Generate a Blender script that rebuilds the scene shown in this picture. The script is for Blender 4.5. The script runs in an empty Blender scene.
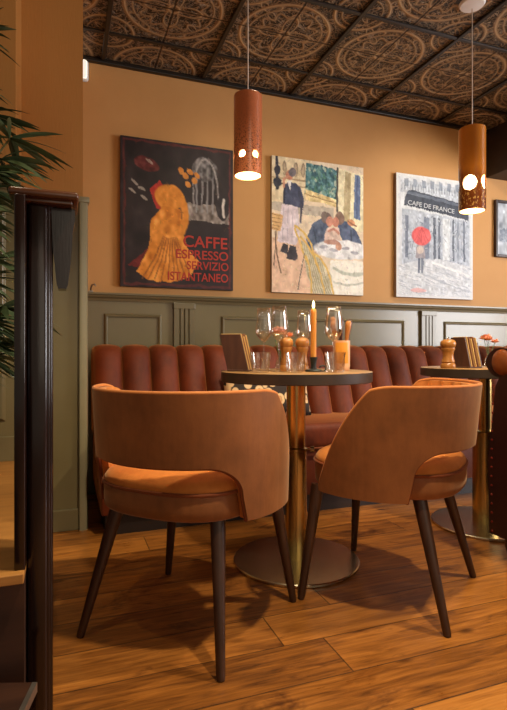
import bpy, bmesh, math, random
import numpy as np
from mathutils import Vector, Matrix
R = math.radians
C = bpy.context.scene.collection
PI = math.pi

# ------------------------------------------------------------------ helpers
def lin(c):
    return tuple((x/12.92 if x <= .04045 else ((x+.055)/1.055)**2.4) for x in c)
def rgb(r, g, b):
    return lin((r/255, g/255, b/255)) + (1.0,)

class E:
    """tiny expression wrapper around math nodes"""
    nt = None
    def __init__(s, sock): s.s = sock
    @staticmethod
    def op(o, *a):
        n = E.nt.nodes.new('ShaderNodeMath'); n.operation = o
        for i, x in enumerate(a):
            if isinstance(x, E): E.nt.links.new(x.s, n.inputs[i])
            else: n.inputs[i].default_value = x
        return E(n.outputs[0])
    def __add__(s, o): return E.op('ADD', s, o)
    __radd__ = __add__
    def __sub__(s, o): return E.op('SUBTRACT', s, o)
    def __rsub__(s, o): return E.op('SUBTRACT', o, s)
    def __mul__(s, o): return E.op('MULTIPLY', s, o)
    __rmul__ = __mul__
    def __truediv__(s, o): return E.op('DIVIDE', s, o)
def fract(a): return E.op('FRACT', a)
def eabs(a): return E.op('ABSOLUTE', a)
def emin(a, b): return E.op('MINIMUM', a, b)
def emax(a, b): return E.op('MAXIMUM', a, b)
def esqrt(a): return E.op('SQRT', a)
def ecos(a): return E.op('COSINE', a)
def esin(a): return E.op('SINE', a)
def atan2(a, b): return E.op('ARCTAN2', a, b)
def band(d, w):
    """1 on d==0, fading to 0 at |d|==w"""
    return emax(1.0 - eabs(d)/w, 0.0)

def new_mat(name):
    m = bpy.data.materials.new(name); m.use_nodes = True
    nt = m.node_tree
    return m, nt, nt.nodes['Principled BSDF']
def setp(b, **k):
    for n, v in k.items():
        n = n.replace('_', ' ')
        if n in b.inputs: b.inputs[n].default_value = v
def ramp(nt, fac, stops):
    r = nt.nodes.new('ShaderNodeValToRGB')
    e = r.color_ramp.elements
    while len(e) < len(stops): e.new(.5)
    for i, (p, c) in enumerate(stops):
        e[i].position = p; e[i].color = c
    nt.links.new(fac, r.inputs[0]); return r.outputs[0]
def noise(nt, scale, detail=4, vec=None, rough=.55, dist=0):
    n = nt.nodes.new('ShaderNodeTexNoise')
    n.inputs['Scale'].default_value = scale; n.inputs['Detail'].default_value = detail
    n.inputs['Roughness'].default_value = rough; n.inputs['Distortion'].default_value = dist
    if vec is not None: nt.links.new(vec, n.inputs['Vector'])
    return n.outputs['Fac']
def coords(nt, scale=(1,1,1), loc=(0,0,0), kind='Object'):
    t = nt.nodes.new('ShaderNodeTexCoord'); m = nt.nodes.new('ShaderNodeMapping')
    m.inputs['Scale'].default_value = scale; m.inputs['Location'].default_value = loc
    nt.links.new(t.outputs[kind], m.inputs['Vector']); return m.outputs[0]
def bump(nt, b, h, strength=.3, dist=.01):
    n = nt.nodes.new('ShaderNodeBump'); n.inputs['Strength'].default_value = strength
    n.inputs['Distance'].default_value = dist
    nt.links.new(h, n.inputs['Height']); nt.links.new(n.outputs[0], b.inputs['Normal'])
def mixc(nt, f, a, b, mode='MIX'):
    n = nt.nodes.new('ShaderNodeMix'); n.data_type = 'RGBA'; n.blend_type = mode
    for s, v in ((n.inputs[0], f), (n.inputs[6], a), (n.inputs[7], b)):
        if hasattr(v, 'links') or isinstance(v, bpy.types.NodeSocket): nt.links.new(v, s)
        else: s.default_value = v
    return n.outputs[2]

def mat_noisy(name, c1, c2, scale=8, rough=.5, bstr=.1, bdist=.002, stretch=(1,1,1), detail=5, bscale=None, **k):
    m, nt, b = new_mat(name)
    v = coords(nt, stretch)
    f = noise(nt, scale, detail, v)
    nt.links.new(ramp(nt, f, [(.3, c1), (.7, c2)]), b.inputs['Base Color'])
    setp(b, Roughness=rough, **k)
    if bstr:
        f2 = noise(nt, bscale or scale*6, 3, v)
        bump(nt, b, f2, bstr, bdist)
    return m

M = {}
M['wall'] = mat_noisy('wall_paint', rgb(196,144,84), rgb(204,152,92), 3, .7, .25, .002, bscale=140)
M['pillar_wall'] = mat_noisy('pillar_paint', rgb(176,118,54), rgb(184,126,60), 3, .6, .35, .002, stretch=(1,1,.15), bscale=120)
M['green'] = mat_noisy('olive_panel_paint', rgb(116,103,70), rgb(123,110,76), 4, .26, .08, .001, bscale=60)
M['green_dark'] = mat_noisy('olive_moulding_paint', rgb(112,100,70), rgb(120,108,77), 4, .3, .05, .001)
M['dark_wood'] = mat_noisy('dark_stained_wood', rgb(20,10,8), rgb(32,15,11), 12, .17, .1, .001, stretch=(4,4,.4))
M['cap_wood'] = mat_noisy('lit_brown_cap', rgb(60,32,18), rgb(92,52,28), 12, .25, .1, .001)  # browner than the post wood, painting in the light on the cap edge
M['green_gloss_highlit'] = mat_noisy('glossy_highlit_olive_bead', rgb(138,128,100), rgb(146,136,106), 4, .18, .03, .001)  # glossy olive, lightened to paint in the bead's bright highlight
M['dark_grid'] = mat_noisy('black_brown_grid', rgb(24,18,14), rgb(34,26,20), 10, .4, .05, .001)
M['bulkhead'] = mat_noisy('bulkhead_brown', rgb(40,28,24), rgb(52,36,30), 5, .6, .05, .001)
M['leg_wood'] = mat_noisy('walnut_leg', rgb(50,28,17), rgb(72,42,25), 10, .38, .1, .001, stretch=(5,5,.5))
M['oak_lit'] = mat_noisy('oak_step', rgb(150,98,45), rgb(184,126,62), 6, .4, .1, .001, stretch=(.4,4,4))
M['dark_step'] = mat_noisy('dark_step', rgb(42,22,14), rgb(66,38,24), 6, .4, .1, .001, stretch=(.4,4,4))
M['aluminium'] = mat_noisy('aluminium_nosing', rgb(150,140,130), rgb(170,160,150), 20, .35, .1, .001, Metallic=.9)
M['mill_wood'] = mat_noisy('turned_beech', rgb(156,98,42), rgb(190,126,60), 14, .3, .05, .001, stretch=(3,3,.5))
M['menu_board'] = mat_noisy('walnut_board', rgb(66,38,28), rgb(88,54,38), 10, .5, .1, .001, stretch=(3,3,.6))
M['card'] = mat_noisy('menu_card', rgb(196,150,84), rgb(216,172,100), 6, .7, .05, .001)
M['brown_card'] = mat_noisy('brown_card', rgb(120,76,44), rgb(140,90,54), 6, .7, .05, .001)
M['candle_wax'] = mat_noisy('orange_wax', rgb(206,132,44), rgb(218,146,56), 10, .45, .03, .001, Subsurface_Weight=.3)
M['iron'] = mat_noisy('dark_iron', rgb(40,44,44), rgb(58,62,60), 20, .45, .1, .001, Metallic=.6)
M['soil'] = mat_noisy('soil', rgb(30,20,14), rgb(50,34,22), 40, .9, .5, .005)
M['pot'] = mat_noisy('pot_clay', rgb(70,60,52), rgb(90,76,64), 10, .6, .1, .002)
M['white_plastic'] = mat_noisy('white_plastic', rgb(225,225,222), rgb(235,235,232), 10, .35, .02, .001)
M['cord_white'] = mat_noisy('white_cord', rgb(214,196,180), rgb(228,212,196), 10, .5, .02, .001)
M['canvas_edge'] = mat_noisy('canvas_edge', rgb(70,48,34), rgb(84,60,42), 20, .8, .2, .001)
M['canvas_edge_pale'] = mat_noisy('canvas_edge_pale', rgb(150,132,112), rgb(170,150,128), 20, .8, .2, .001)
M['picture_frame'] = mat_noisy('dark_frame', rgb(46,30,26), rgb(60,40,34), 20, .4, .1, .001)
M['stem'] = mat_noisy('cane_stem', rgb(88,84,44), rgb(110,100,56), 10, .5, .1, .001)
M['leaf'] = mat_noisy('palm_leaf', rgb(44,56,36), rgb(84,98,62), 6, .4, .1, .001)
M['leaf_small'] = mat_noisy('flower_leaf', rgb(50,80,30), rgb(80,110,46), 8, .5, .05, .001)
M['petal'] = mat_noisy('peach_petal', rgb(236,150,110), rgb(246,184,148), 12, .6, .05, .001)
M['petal_core'] = mat_noisy('yellow_petal_core', rgb(220,180,60), rgb(236,200,80), 12, .6, .05, .001)
M['steel'] = mat_noisy('cutlery_steel', rgb(190,184,176), rgb(206,200,190), 10, .2, .02, .001, Metallic=1.0)
M['cutlery_handle'] = mat_noisy('cutlery_handle', rgb(170,100,40), rgb(196,124,56), 10, .35, .05, .001)
M['cutlery_dark'] = mat_noisy('cutlery_dark_handle', rgb(56,28,18), rgb(84,44,26), 10, .35, .05, .001)
M['brass'] = mat_noisy('brushed_brass', rgb(192,166,104), rgb(206,180,118), 30, .26, .06, .001, stretch=(6,6,.15), Metallic=1.0)
M['brass_disc'] = mat_noisy('polished_base_plate', rgb(200,186,156), rgb(212,198,168), 30, .27, .03, .001, Metallic=1.0)
M['table_top'] = mat_noisy('table_laminate', rgb(150,112,70), rgb(176,134,86), 9, .3, .05, .001, stretch=(.6,4,1))
M['table_edge'] = mat_noisy('table_edge', rgb(50,38,30), rgb(64,50,38), 8, .45, .1, .001)
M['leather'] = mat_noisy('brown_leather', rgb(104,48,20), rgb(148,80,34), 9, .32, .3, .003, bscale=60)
M['leather_dark'] = mat_noisy('shaded_oxblood_leather', rgb(36,13,11), rgb(50,18,13), 9, .4, .2, .003, bscale=60)  # oxblood red, with the panel's shadow also put into the colour
M['stud'] = mat_noisy('red_studs', rgb(120,34,22), rgb(140,44,30), 9, .3, .0, .003, Metallic=.4)
M['copper_cup'] = mat_noisy('copper_cream_cup', rgb(214,150,110), rgb(236,184,140), 9, .35, .05, .001, stretch=(1,1,.4))
M['orange_cup'] = mat_noisy('amber_cup', rgb(220,140,40), rgb(236,164,64), 9, .35, .05, .001)

def velvet(name, c1, c2, sheen=.6, tint=(1,.7,.4,1), rough=.75, weave=900, bst=.25):
    m, nt, b = new_mat(name)
    v = coords(nt, (1,1,1))
    f = noise(nt, 7, 5, v, .6)
    g = noise(nt, 60, 2, coords(nt, (1,1,.25)))
    E.nt = nt
    h = (E(f)*.78 + E(g)*.22)
    nt.links.new(ramp(nt, h.s, [(.36, c1), (.62, c2)]), b.inputs['Base Color'])
    setp(b, Roughness=rough, Sheen_Weight=sheen, Sheen_Roughness=.35, Sheen_Tint=tint, Specular_IOR_Level=.3)
    bump(nt, b, noise(nt, weave*.35, 2, coords(nt, (1,1,.5))), bst, .001)
    return m
M['chair_shell'] = velvet('tan_velvet_shell', rgb(124,74,38), rgb(148,90,48), .35, (1,.65,.4,1), .55)
M['chair_lining'] = velvet('amber_velvet_lining', rgb(190,110,46), rgb(212,132,62), .35, (1,.8,.5,1))
M['chair_seat'] = velvet('amber_velvet_seat', rgb(184,104,40), rgb(206,126,54), .3, (1,.8,.5,1))
M['piping'] = velvet('brown_piping', rgb(110,52,22), rgb(130,66,30), .3, (1,.6,.4,1))
M['chair_piping_light'] = velvet('amber_piping', rgb(190,110,52), rgb(206,128,66), .3, (1,.7,.5,1))
M['banquette'] = velvet('rust_velvet', rgb(84,31,10), rgb(108,43,14), .6, (1,.40,.12,1), .62)
M['plinth'] = mat_noisy('plinth_dark', rgb(30,20,16), rgb(40,26,20), 9, .5, .05, .001)

def mat_floor():
    m, nt, b = new_mat('oak_plank_floor'); E.nt = nt
    t = nt.nodes.new('ShaderNodeTexCoord')
    sep = nt.nodes.new('ShaderNodeSeparateXYZ'); nt.links.new(t.outputs['Object'], sep.inputs[0])
    x, y = E(sep.outputs[0]), E(sep.outputs[1])
    pw = .17
    row = E.op('FLOOR', y/pw)
    wn = nt.nodes.new('ShaderNodeTexWhiteNoise'); wn.noise_dimensions = '1D'; nt.links.new(row.s, wn.inputs['W'])
    rnd = E(wn.outputs['Value'])
    xs = x + rnd*1.7
    col = E.op('FLOOR', xs/1.7)
    wn2 = nt.nodes.new('ShaderNodeTexWhiteNoise'); wn2.noise_dimensions = '1D'
    nt.links.new((row*7.3 + col*3.1).s, wn2.inputs['W']); r2 = E(wn2.outputs['Value'])
    cmb = nt.nodes.new('ShaderNodeCombineXYZ')
    nt.links.new((x*2.2 + r2*20).s, cmb.inputs[0]); nt.links.new((y*22.0 + r2*11).s, cmb.inputs[1])
    grain = noise(nt, 2.0, 8, cmb.outputs[0], .62, .8)
    cmb2 = nt.nodes.new('ShaderNodeCombineXYZ')
    nt.links.new((x*3 + r2*20).s, cmb2.inputs[0]); nt.links.new((y*80.0).s, cmb2.inputs[1])
    fine = noise(nt, 2.0, 4, cmb2.outputs[0])
    cmb3 = nt.nodes.new('ShaderNodeCombineXYZ')
    nt.links.new((x*1.0 + r2*3).s, cmb3.inputs[0]); nt.links.new((y*2.2).s, cmb3.inputs[1])
    blot = noise(nt, 3.2, 5, cmb3.outputs[0], .7, .6)
    f = E(grain)*.55 + E(fine)*.22 + r2*.2 + .02
    c = ramp(nt, f.s, [(.3, rgb(76,40,14)), (.45, rgb(144,86,32)), (.58, rgb(184,116,48)), (.75, rgb(206,138,64))])
    bl = ramp(nt, blot, [(.3, (.7,.62,.55,1)), (.40, (1,1,1,1)), (.58, (1,1,1,1)), (.68, (.38,.32,.28,1))])
    c = mixc(nt, 1.0, c, bl, 'MULTIPLY')
    vor = nt.nodes.new('ShaderNodeTexVoronoi'); vor.inputs['Scale'].default_value = 3.6
    nt.links.new(cmb3.outputs[0], vor.inputs['Vector'])
    knot = ramp(nt, vor.outputs['Distance'], [(.04, (.18,.14,.1,1)), (.13, (1,1,1,1))])
    c = mixc(nt, .8, c, knot, 'MULTIPLY')
    fy = fract(y/pw); seam = emin(fy, 1.0-fy)*pw
    fx = fract(xs/1.7); seamx = emin(fx, 1.0-fx)*1.7
    sm = emin(seam, seamx)
    g = E.op('SMOOTH_MIN', sm/.003, 1.0, .2)
    gg = emin(emax(g, 0.0), 1.0)
    c = mixc(nt, gg.s, rgb(34,18,10), c)
    nt.links.new(c, b.inputs['Base Color'])
    rr = E(fine)*.25 + E(blot)*.3 + .07
    nt.links.new(rr.s, b.inputs['Roughness'])
    bump(nt, b, (gg*.6 + E(fine)*.15 + E(grain)*.3).s, .35, .003)
    return m
M['floor'] = mat_floor()

def mat_ceiling():
    m, nt, b = new_mat('pressed_bronze_tile'); E.nt = nt
    t = nt.nodes.new('ShaderNodeTexCoord')
    sep = nt.nodes.new('ShaderNodeSeparateXYZ'); nt.links.new(t.outputs['Object'], sep.inputs[0])
    T = .605
    fx = fract((E(sep.outputs[0]) - .22)/T) - .5
    fy = fract((E(sep.outputs[1]) - 2.9)/T) - .5
    ax, ay = eabs(fx), eabs(fy)
    r = esqrt(fx*fx + fy*fy)
    a = atan2(fy, fx)
    qx, qy = .5 - ax, .5 - ay
    rq = esqrt(qx*qx + qy*qy)
    h = band(r - .40, .034)
    h = emax(h, band(r - .335, .02)*.8)
    h = emax(h, band(rq - .23, .028))
    h = emax(h, band(rq - .17, .016)*.8)
    # rosette petals in the centre and at the corners
    petal = r - .15 - .09*ecos(a*4.0)
    h = emax(h, band(petal, .04)*.9)
    h = emax(h, band(r - .045, .035))
    h = emax(h, band(r - .26 - .03*ecos(a*12.0), .03)*.8)
    aq = atan2(qy, qx)
    h = emax(h, band(rq - .09 - .05*ecos(aq*8.0), .034)*.85)
    # leaf sprays on the sub tile diagonals
    sx, sy = ax - .25, ay - .25
    rs = esqrt(sx*sx + sy*sy); as_ = atan2(sy, sx)
    h = emax(h, band(rs - .075 - .05*ecos(as_*4.0 + 3.14), .03)*.9)
    h = emax(h, band(ax - ay, .012)*.6*band(rs, .2))
    nz = noise(nt, 26, 3, coords(nt), .6, 1.5)
    h = emax(h, band(E(nz) - .5, .07)*.8)
    # thin seam through the middle of each tile
    seam = emin(ax, ay)
    h = h*emin(seam/.012, 1.0)
    h = emax(h, band(seam - .016, .008)*.6)
    c = ramp(nt, h.s, [(.0, rgb(46,36,26)), (.25, rgb(84,66,46)), (.6, rgb(156,130,98)), (1, rgb(202,176,138))])
    nt.links.new(c, b.inputs['Base Color'])
    setp(b, Roughness=.4, Metallic=.35)
    bump(nt, b, h.s, .9, .008)
    return m
M['ceiling'] = mat_ceiling()

def mat_speckle(name, base1, base2, spot, scale=70, lo=.26):
    m, nt, b = new_mat(name)
    v = coords(nt)
    f = noise(nt, 5, 3, v)
    c = ramp(nt, f, [(.3, base1), (.7, base2)])
    n2 = noise(nt, scale*2.2, 2, v)
    s = ramp(nt, n2, [(.52, (0,0,0,1)), (.6, (1,1,1,1))])
    sep = nt.nodes.new('ShaderNodeSeparateXYZ'); nt.links.new(v, sep.inputs[0])
    E.nt = nt
    fac = E.op('MULTIPLY', E(s), emin(emax((lo - E(sep.outputs[2]))/.16, .12), .85))
    nt.links.new(mixc(nt, fac.s, c, spot), b.inputs['Base Color'])
    setp(b, Roughness=.3, Coat_Weight=.3)
    bump(nt, b, n2, .25, .001)
    return m
M['shade_terracotta'] = mat_speckle('speckled_terracotta_glaze', rgb(196,110,68), rgb(208,124,78), rgb(92,44,14))
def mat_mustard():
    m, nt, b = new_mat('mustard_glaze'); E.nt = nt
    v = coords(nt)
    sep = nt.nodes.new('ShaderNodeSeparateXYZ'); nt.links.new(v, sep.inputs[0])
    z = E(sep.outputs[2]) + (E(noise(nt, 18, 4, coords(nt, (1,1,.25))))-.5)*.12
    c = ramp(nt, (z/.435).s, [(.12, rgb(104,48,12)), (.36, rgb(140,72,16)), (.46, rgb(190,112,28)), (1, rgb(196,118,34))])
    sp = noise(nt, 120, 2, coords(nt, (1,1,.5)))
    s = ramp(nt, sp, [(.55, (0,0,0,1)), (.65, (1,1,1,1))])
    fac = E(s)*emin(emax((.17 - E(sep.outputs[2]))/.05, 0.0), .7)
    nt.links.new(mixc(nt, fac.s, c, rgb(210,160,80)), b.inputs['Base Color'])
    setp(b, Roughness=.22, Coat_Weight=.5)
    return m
M['shade_mustard'] = mat_mustard()
def mat_emit(name, col, st):
    m, nt, b = new_mat(name)
    setp(b, Base_Color=col, Emission_Color=col, Emission_Strength=st, Roughness=.5)
    return m
M['bulb'] = mat_emit('warm_bulb', (1,.80,.5,1), 8)
M['shade_inside_glow'] = mat_emit('glowing_cream_inside', (1,.76,.44,1), .4)  # lining glows by itself, painting in the bulb's light on it
M['flame'] = mat_emit('candle_flame', (1,.72,.3,1), 14)
M['fixture_glow'] = mat_emit('lit_white_diffuser', (1,.93,.82,1), .55)

def mat_glass():
    m, nt, b = new_mat('clear_glass')
    nt.nodes.remove(b)
    out = nt.nodes['Material Output']
    lw = nt.nodes.new('ShaderNodeLayerWeight'); lw.inputs['Blend'].default_value = .42
    tr = nt.nodes.new('ShaderNodeBsdfTransparent'); tr.inputs[0].default_value = (.96,.95,.93,1)
    gl = nt.nodes.new('ShaderNodeBsdfGlossy'); gl.inputs['Roughness'].default_value = .04
    gl.inputs['Color'].default_value = (1,1,1,1)
    mx = nt.nodes.new('ShaderNodeMixShader')
    E.nt = nt
    f = emin(E(lw.outputs['Facing'])*E(lw.outputs['Facing'])*.95 + .12, 1.0)
    nt.links.new(f.s, mx.inputs[0]); nt.links.new(tr.outputs[0], mx.inputs[1]); nt.links.new(gl.outputs[0], mx.inputs[2])
    nt.links.new(mx.outputs[0], out.inputs['Surface'])
    return m
M['glass'] = mat_glass()
def mat_cushion():
    m, nt, b = new_mat('log_slice_print')
    v = coords(nt, (1,1,1))
    vo = nt.nodes.new('ShaderNodeTexVoronoi'); vo.inputs['Scale'].default_value = 21
    nt.links.new(v, vo.inputs['Vector'])
    c = ramp(nt, vo.outputs['Distance'], [(.0, rgb(214,170,120)), (.2, rgb(176,124,76)), (.3, rgb(222,186,140)), (.50, rgb(216,180,134)), (.58, rgb(40,26,18))])
    nt.links.new(c, b.inputs['Base Color']); setp(b, Roughness=.8)
    return m
M['cushion'] = mat_cushion()
def mat_vcol(name):
    m, nt, b = new_mat(name)
    a = nt.nodes.new('ShaderNodeAttribute'); a.attribute_name = 'Col'
    nt.links.new(a.outputs['Color'], b.inputs['Base Color']); setp(b, Roughness=.6)
    bump(nt, b, noise(nt, 300, 2, coords(nt)), .15, .001)
    return m
M['printed'] = mat_vcol('printed_canvas')
M['red_ink'] = mat_noisy('red_lettering', rgb(176,44,30), rgb(186,52,34), 10, .6, 0)
M['pale_ink'] = mat_noisy('pale_lettering', rgb(176,182,190), rgb(190,196,202), 10, .6, 0)

# ------------------------------------------------------------------ mesh helpers
def link(name, bm, m, parent=None, smooth=False, sharp=None):
    bmesh.ops.recalc_face_normals(bm, faces=bm.faces[:])
    me = bpy.data.meshes.new(name); bm.to_mesh(me); bm.free()
    o = bpy.data.objects.new(name, me); C.objects.link(o)
    ms = m if isinstance(m, (list, tuple)) else [m]
    for k in ms: me.materials.append(k)
    if smooth:
        for p in me.polygons: p.use_smooth = True
        if sharp is not None:
            me.set_sharp_from_angle(angle=R(sharp))
    if parent: o.parent = parent
    return o
def tag(o, label, cat, group=None, kind=None):
    if label: o['label'] = label
    if cat: o['category'] = cat
    if group: o['group'] = group
    if kind: o['kind'] = kind
    return o
def thing(name, label, cat, loc=(0,0,0), rz=0, group=None):
    o = bpy.data.objects.new(name, None); C.objects.link(o)
    o.empty_display_size = .05
    o.location = loc; o.rotation_euler = (0,0,rz)
    return tag(o, label, cat, group)
def struct(name, bm, m, label=None, cat=None, **k):
    o = link(name, bm, m, **k); o['kind'] = 'structure'
    if label: o['label'] = label
    if cat: o['category'] = cat
    return o
def box(bm, x0, x1, y0, y1, z0, z1, bev=0, seg=2, mat=None, mi=0):
    vs = [bm.verts.new((x, y, z)) for x in (x0, x1) for y in (y0, y1) for z in (z0, z1)]
    idx = [(0,1,3,2), (4,6,7,5), (0,4,5,1), (2,3,7,6), (0,2,6,4), (1,5,7,3)]
    fs = [bm.faces.new([vs[i] for i in f]) for f in idx]
    for f in fs: f.material_index = mi
    if mat is not None:
        for v in vs: v.co = mat @ v.co
    if bev:
        es = list({e for f in fs for e in f.edges})
        bmesh.ops.bevel(bm, geom=es, offset=bev, segments=seg, affect='EDGES', profile=.5)
    return vs
def lathe(bm, prof, n=32, c=(0,0,0), mat=None, closed=False, ang=None):
    rings = []
    for r, z in prof:
        if r < 1e-6: rings.append([bm.verts.new((c[0], c[1], c[2]+z))])
        else: rings.append([bm.verts.new((c[0]+r*math.cos(2*PI*i/n), c[1]+r*math.sin(2*PI*i/n), c[2]+z)) for i in range(n)])
    if closed: rings.append(rings[0])
    for a, b in zip(rings, rings[1:]):
        if len(a) == 1 and len(b) == 1: continue
        for i in range(n):
            j = (i+1) % n
            if len(a) == 1: bm.faces.new((a[0], b[i], b[j]))
            elif len(b) == 1: bm.faces.new((a[i], b[0], a[j]))
            else: bm.faces.new((a[i], b[i], b[j], a[j]))
    if mat is not None:
        vs = {v for r_ in rings for v in r_}
        for v in vs: v.co = mat @ v.co
def tube(bm, pts, rad, n=8, closed=False, cap=True):
    pts = [Vector(p) for p in pts]; N = len(pts)
    rads = rad if isinstance(rad, (list, tuple)) else [rad]*N
    rings = []
    prev = None
    for i, p in enumerate(pts):
        if closed: t = (pts[(i+1) % N] - pts[i-1])
        else: t = pts[min(i+1, N-1)] - pts[max(i-1, 0)]
        t.normalize()
        if prev is None:
            up = Vector((0,0,1)) if abs(t.z) < .9 else Vector((1,0,0))
            a = t.cross(up).normalized()
        else:
            a = (prev - t*prev.dot(t)).normalized()
        prev = a
        b = t.cross(a)
        rings.append([bm.verts.new(p + (a*math.cos(2*PI*k/n) + b*math.sin(2*PI*k/n))*rads[i]) for k in range(n)])
    rr = rings + ([rings[0]] if closed else [])
    for A, B in zip(rr, rr[1:]):
        for k in range(n):
            bm.faces.new((A[k], A[(k+1) % n], B[(k+1) % n], B[k]))
    if cap and not closed:
        bm.faces.new(rings[0]); bm.faces.new(rings[-1])
def prism(bm, poly, axis, a, b, mat=None):
    """poly of 2D points extruded along axis from a to b"""
    def P(u, v, w):
        return {'x': (w, u, v), 'y': (u, w, v), 'z': (u, v, w)}[axis]
    A = [bm.verts.new(P(u, v, a)) for u, v in poly]; B = [bm.verts.new(P(u, v, b)) for u, v in poly]
    if mat is not None:
        for v in A+B: v.co = mat @ v.co
    bm.faces.new(A); bm.faces.new(B)
    n = len(poly)
    for i in range(n):
        bm.faces.new((A[i], A[(i+1) % n], B[(i+1) % n], B[i]))
def grid_surface(bm, P, closed_u=False, closed_v=False, mi=0):
    """P[i][j] vectors"""
    V = [[bm.verts.new(p) for p in row] for row in P]
    nu, nv = len(V), len(V[0])
    for i in range(nu if closed_u else nu-1):
        for j in range(nv if closed_v else nv-1):
            f = bm.faces.new((V[i][j], V[(i+1) % nu][j], V[(i+1) % nu][(j+1) % nv], V[i][(j+1) % nv]))
            f.material_index = mi
    return V
NB = bmesh.new
def smooth01(t):
    t = max(0, min(1, t)); return t*t*(3-2*t)

# ------------------------------------------------------------------ room shell
YW = 3.2; HC = 2.56
bm = NB(); box(bm, -2.6, 6.0, -3.0, 3.35, -.1, 0)
struct('floor', bm, M['floor'])
bm = NB(); box(bm, -2.6, 6.0, -3.0, 3.35, HC, HC+.1)
struct('ceiling', bm, M['ceiling'])
bm = NB(); box(bm, -.18, 6.0, YW, YW+.15, 0, HC)
struct('wall_back', bm, M['wall'])
bm = NB(); box(bm, 6.0, 6.15, -3.0, 3.35, 0, HC)
struct('wall_right', bm, M['wall'])
# protruding pier on the left
bm = NB(); box(bm, -.18, .088, 2.6, YW, 0, HC)
struct('wall_pier', bm, M['pillar_wall'])
bm = NB(); box(bm, -2.6, -.18, 2.30, 3.2, 0, HC)
struct('wall_left', bm, M['pillar_wall'])
# ceiling grid bars
bm = NB()
xs = [.22 + .605*k for k in range(-4, 10)]
for x in xs:
    if x < 5.95: box(bm, x-.012, x+.012, -2.9, YW-.03, HC-.014, HC, bev=.003, seg=1)
for k in range(-9, 1):
    y = 2.9 + .605*k
    box(bm, -2.5, 5.98, y-.012, y+.012, HC-.012, HC-.0005, bev=.003, seg=1)
struct('trim_1', bm, M['dark_grid'])
bm = NB(); box(bm, .09, 5.98, YW-.03, YW, HC-.028, HC, bev=.006)
box(bm, -.175, .09, 2.57, 2.6, HC-.028, HC, bev=.006)
struct('trim_2', bm, M['dark_grid'])
# bulkhead on the right
bm = NB(); box(bm, 3.11, 5.98, 1.7, YW, 2.196, HC, bev=.004)
o = struct('trim_3', bm, M['bulkhead'])

# wainscot on the back wall
bm = NB(); box(bm, .088, 5.98, YW-.012, YW, 0, 1.15)
struct('trim_4', bm, M['green'])
bm = NB()
prism(bm, [(YW, 1.135), (YW-.02, 1.135), (YW-.024, 1.15), (YW-.038, 1.158), (YW-.042, 1.168), (YW-.05, 1.172), (YW-.05, 1.182), (YW, 1.184)], 'x', .09, 5.98)
struct('trim_5', bm, M['green_dark'])
def moulding(bm, x0, x1, z0, z1, y, w=.022):
    """mitred rectangular panel moulding"""
    prof = [(0, 0), (.2, .5), (.45, .9), (.7, .8), (1, .35), (1, 0)]
    loops = []
    for a, d in prof:
        o = a*w
        loops.append([bm.verts.new(p) for p in ((x0+o, y-d*.014, z0+o), (x1-o, y-d*.014, z0+o), (x1-o, y-d*.014, z1-o), (x0+o, y-d*.014, z1-o))])
    for A, B in zip(loops, loops[1:]):
        for i in range(4): bm.faces.new((A[i], A[(i+1) % 4], B[(i+1) % 4], B[i]))
yw = YW-.012
n = 6
for x0, x1 in ((.225, .565), (.945, 2.34), (2.69, 4.09), (4.45, 5.85)):
    bm = NB(); moulding(bm, x0, x1, .22, 1.062, yw)
    struct('trim_%d' % n, bm, M['green_dark'], smooth=True, sharp=35); n += 1
def pilaster(x0, x1):
    bm = NB()
    w = x1-x0
    # fluted face as a profile in x, extruded in z
    pts = [(x0, yw)]
    pts.append((x0, yw-.022)); 
    m0 = x0+.022; fw = (w-.044)/3
    for k in range(3):
        a = m0+k*fw
        for t in np.linspace(0, 1, 9):
            pts.append((a+.009+(fw-.018)*t, yw-.022+.008*math.sin(PI*t)))
    pts += [(x1, yw-.022), (x1, yw)]
    prism(bm, pts, 'z', .12, 1.10)
    box(bm, x0-.004, x1+.004, yw-.026, yw, 1.10, 1.136, bev=.003)
    box(bm, x0-.006, x1+.006, yw-.028, yw, 0, .12, bev=.003)
    return bm
for x0, x1 in ((.640, .768), (2.478, 2.606), (4.20, 4.33)):
    struct('trim_%d' % n, pilaster(x0, x1), M['green_dark']); n += 1

# pier wainscot (follows the raised floor: its top is higher)
bm = NB(); box(bm, -.168, .088, 2.588, 2.6, 0, 1.55)
struct('trim_%d' % n, bm, M['green']); n += 1
bm = NB()
prism(bm, [(.068, 2.572), (.072, 2.560), (.086, 2.557), (.104, 2.563), (.110, 2.580), (.110, 2.61), (.088, 2.61), (.088, 2.588), (.068, 2.588)], 'z', 0.0, 1.535)
box(bm, .062, .116, 2.552, 2.612, 1.535, 1.562, bev=.004)
struct('trim_%d' % n, bm, M['green_gloss_highlit'], smooth=True, sharp=40); n += 1
bm = NB(); box(bm, -.07, .067, 2.572, 2.588, 0, .10, bev=.004)
struct('baseboard_pier', bm, M['green_dark'])
# left wall panelling over the platform
bm = NB(); box(bm, -2.5, -.168, 2.288, 2.30, .4, 1.50)
box(bm, -.18, -.168, 2.288, 2.6, .4, 1.50)
struct('trim_%d' % n, bm, M['green']); n += 1
bm = NB(); prism(bm, [(2.30, 1.485), (2.276, 1.485), (2.268, 1.505), (2.268, 1.515), (2.30, 1.517)], 'x', -2.5, -.160)
struct('trim_%d' % n, bm, M['green_dark']); n += 1
bm = NB(); moulding(bm, -.98, -.215, .56, 1.40, 2.288, .026)
struct('trim_%d' % n, bm, M['green_dark'], smooth=True, sharp=35); n += 1
bm = NB(); box(bm, -2.5, -.168, 2.272, 2.288, .4, .50, bev=.004)
struct('baseboard_left', bm, M['green_dark'])

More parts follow.
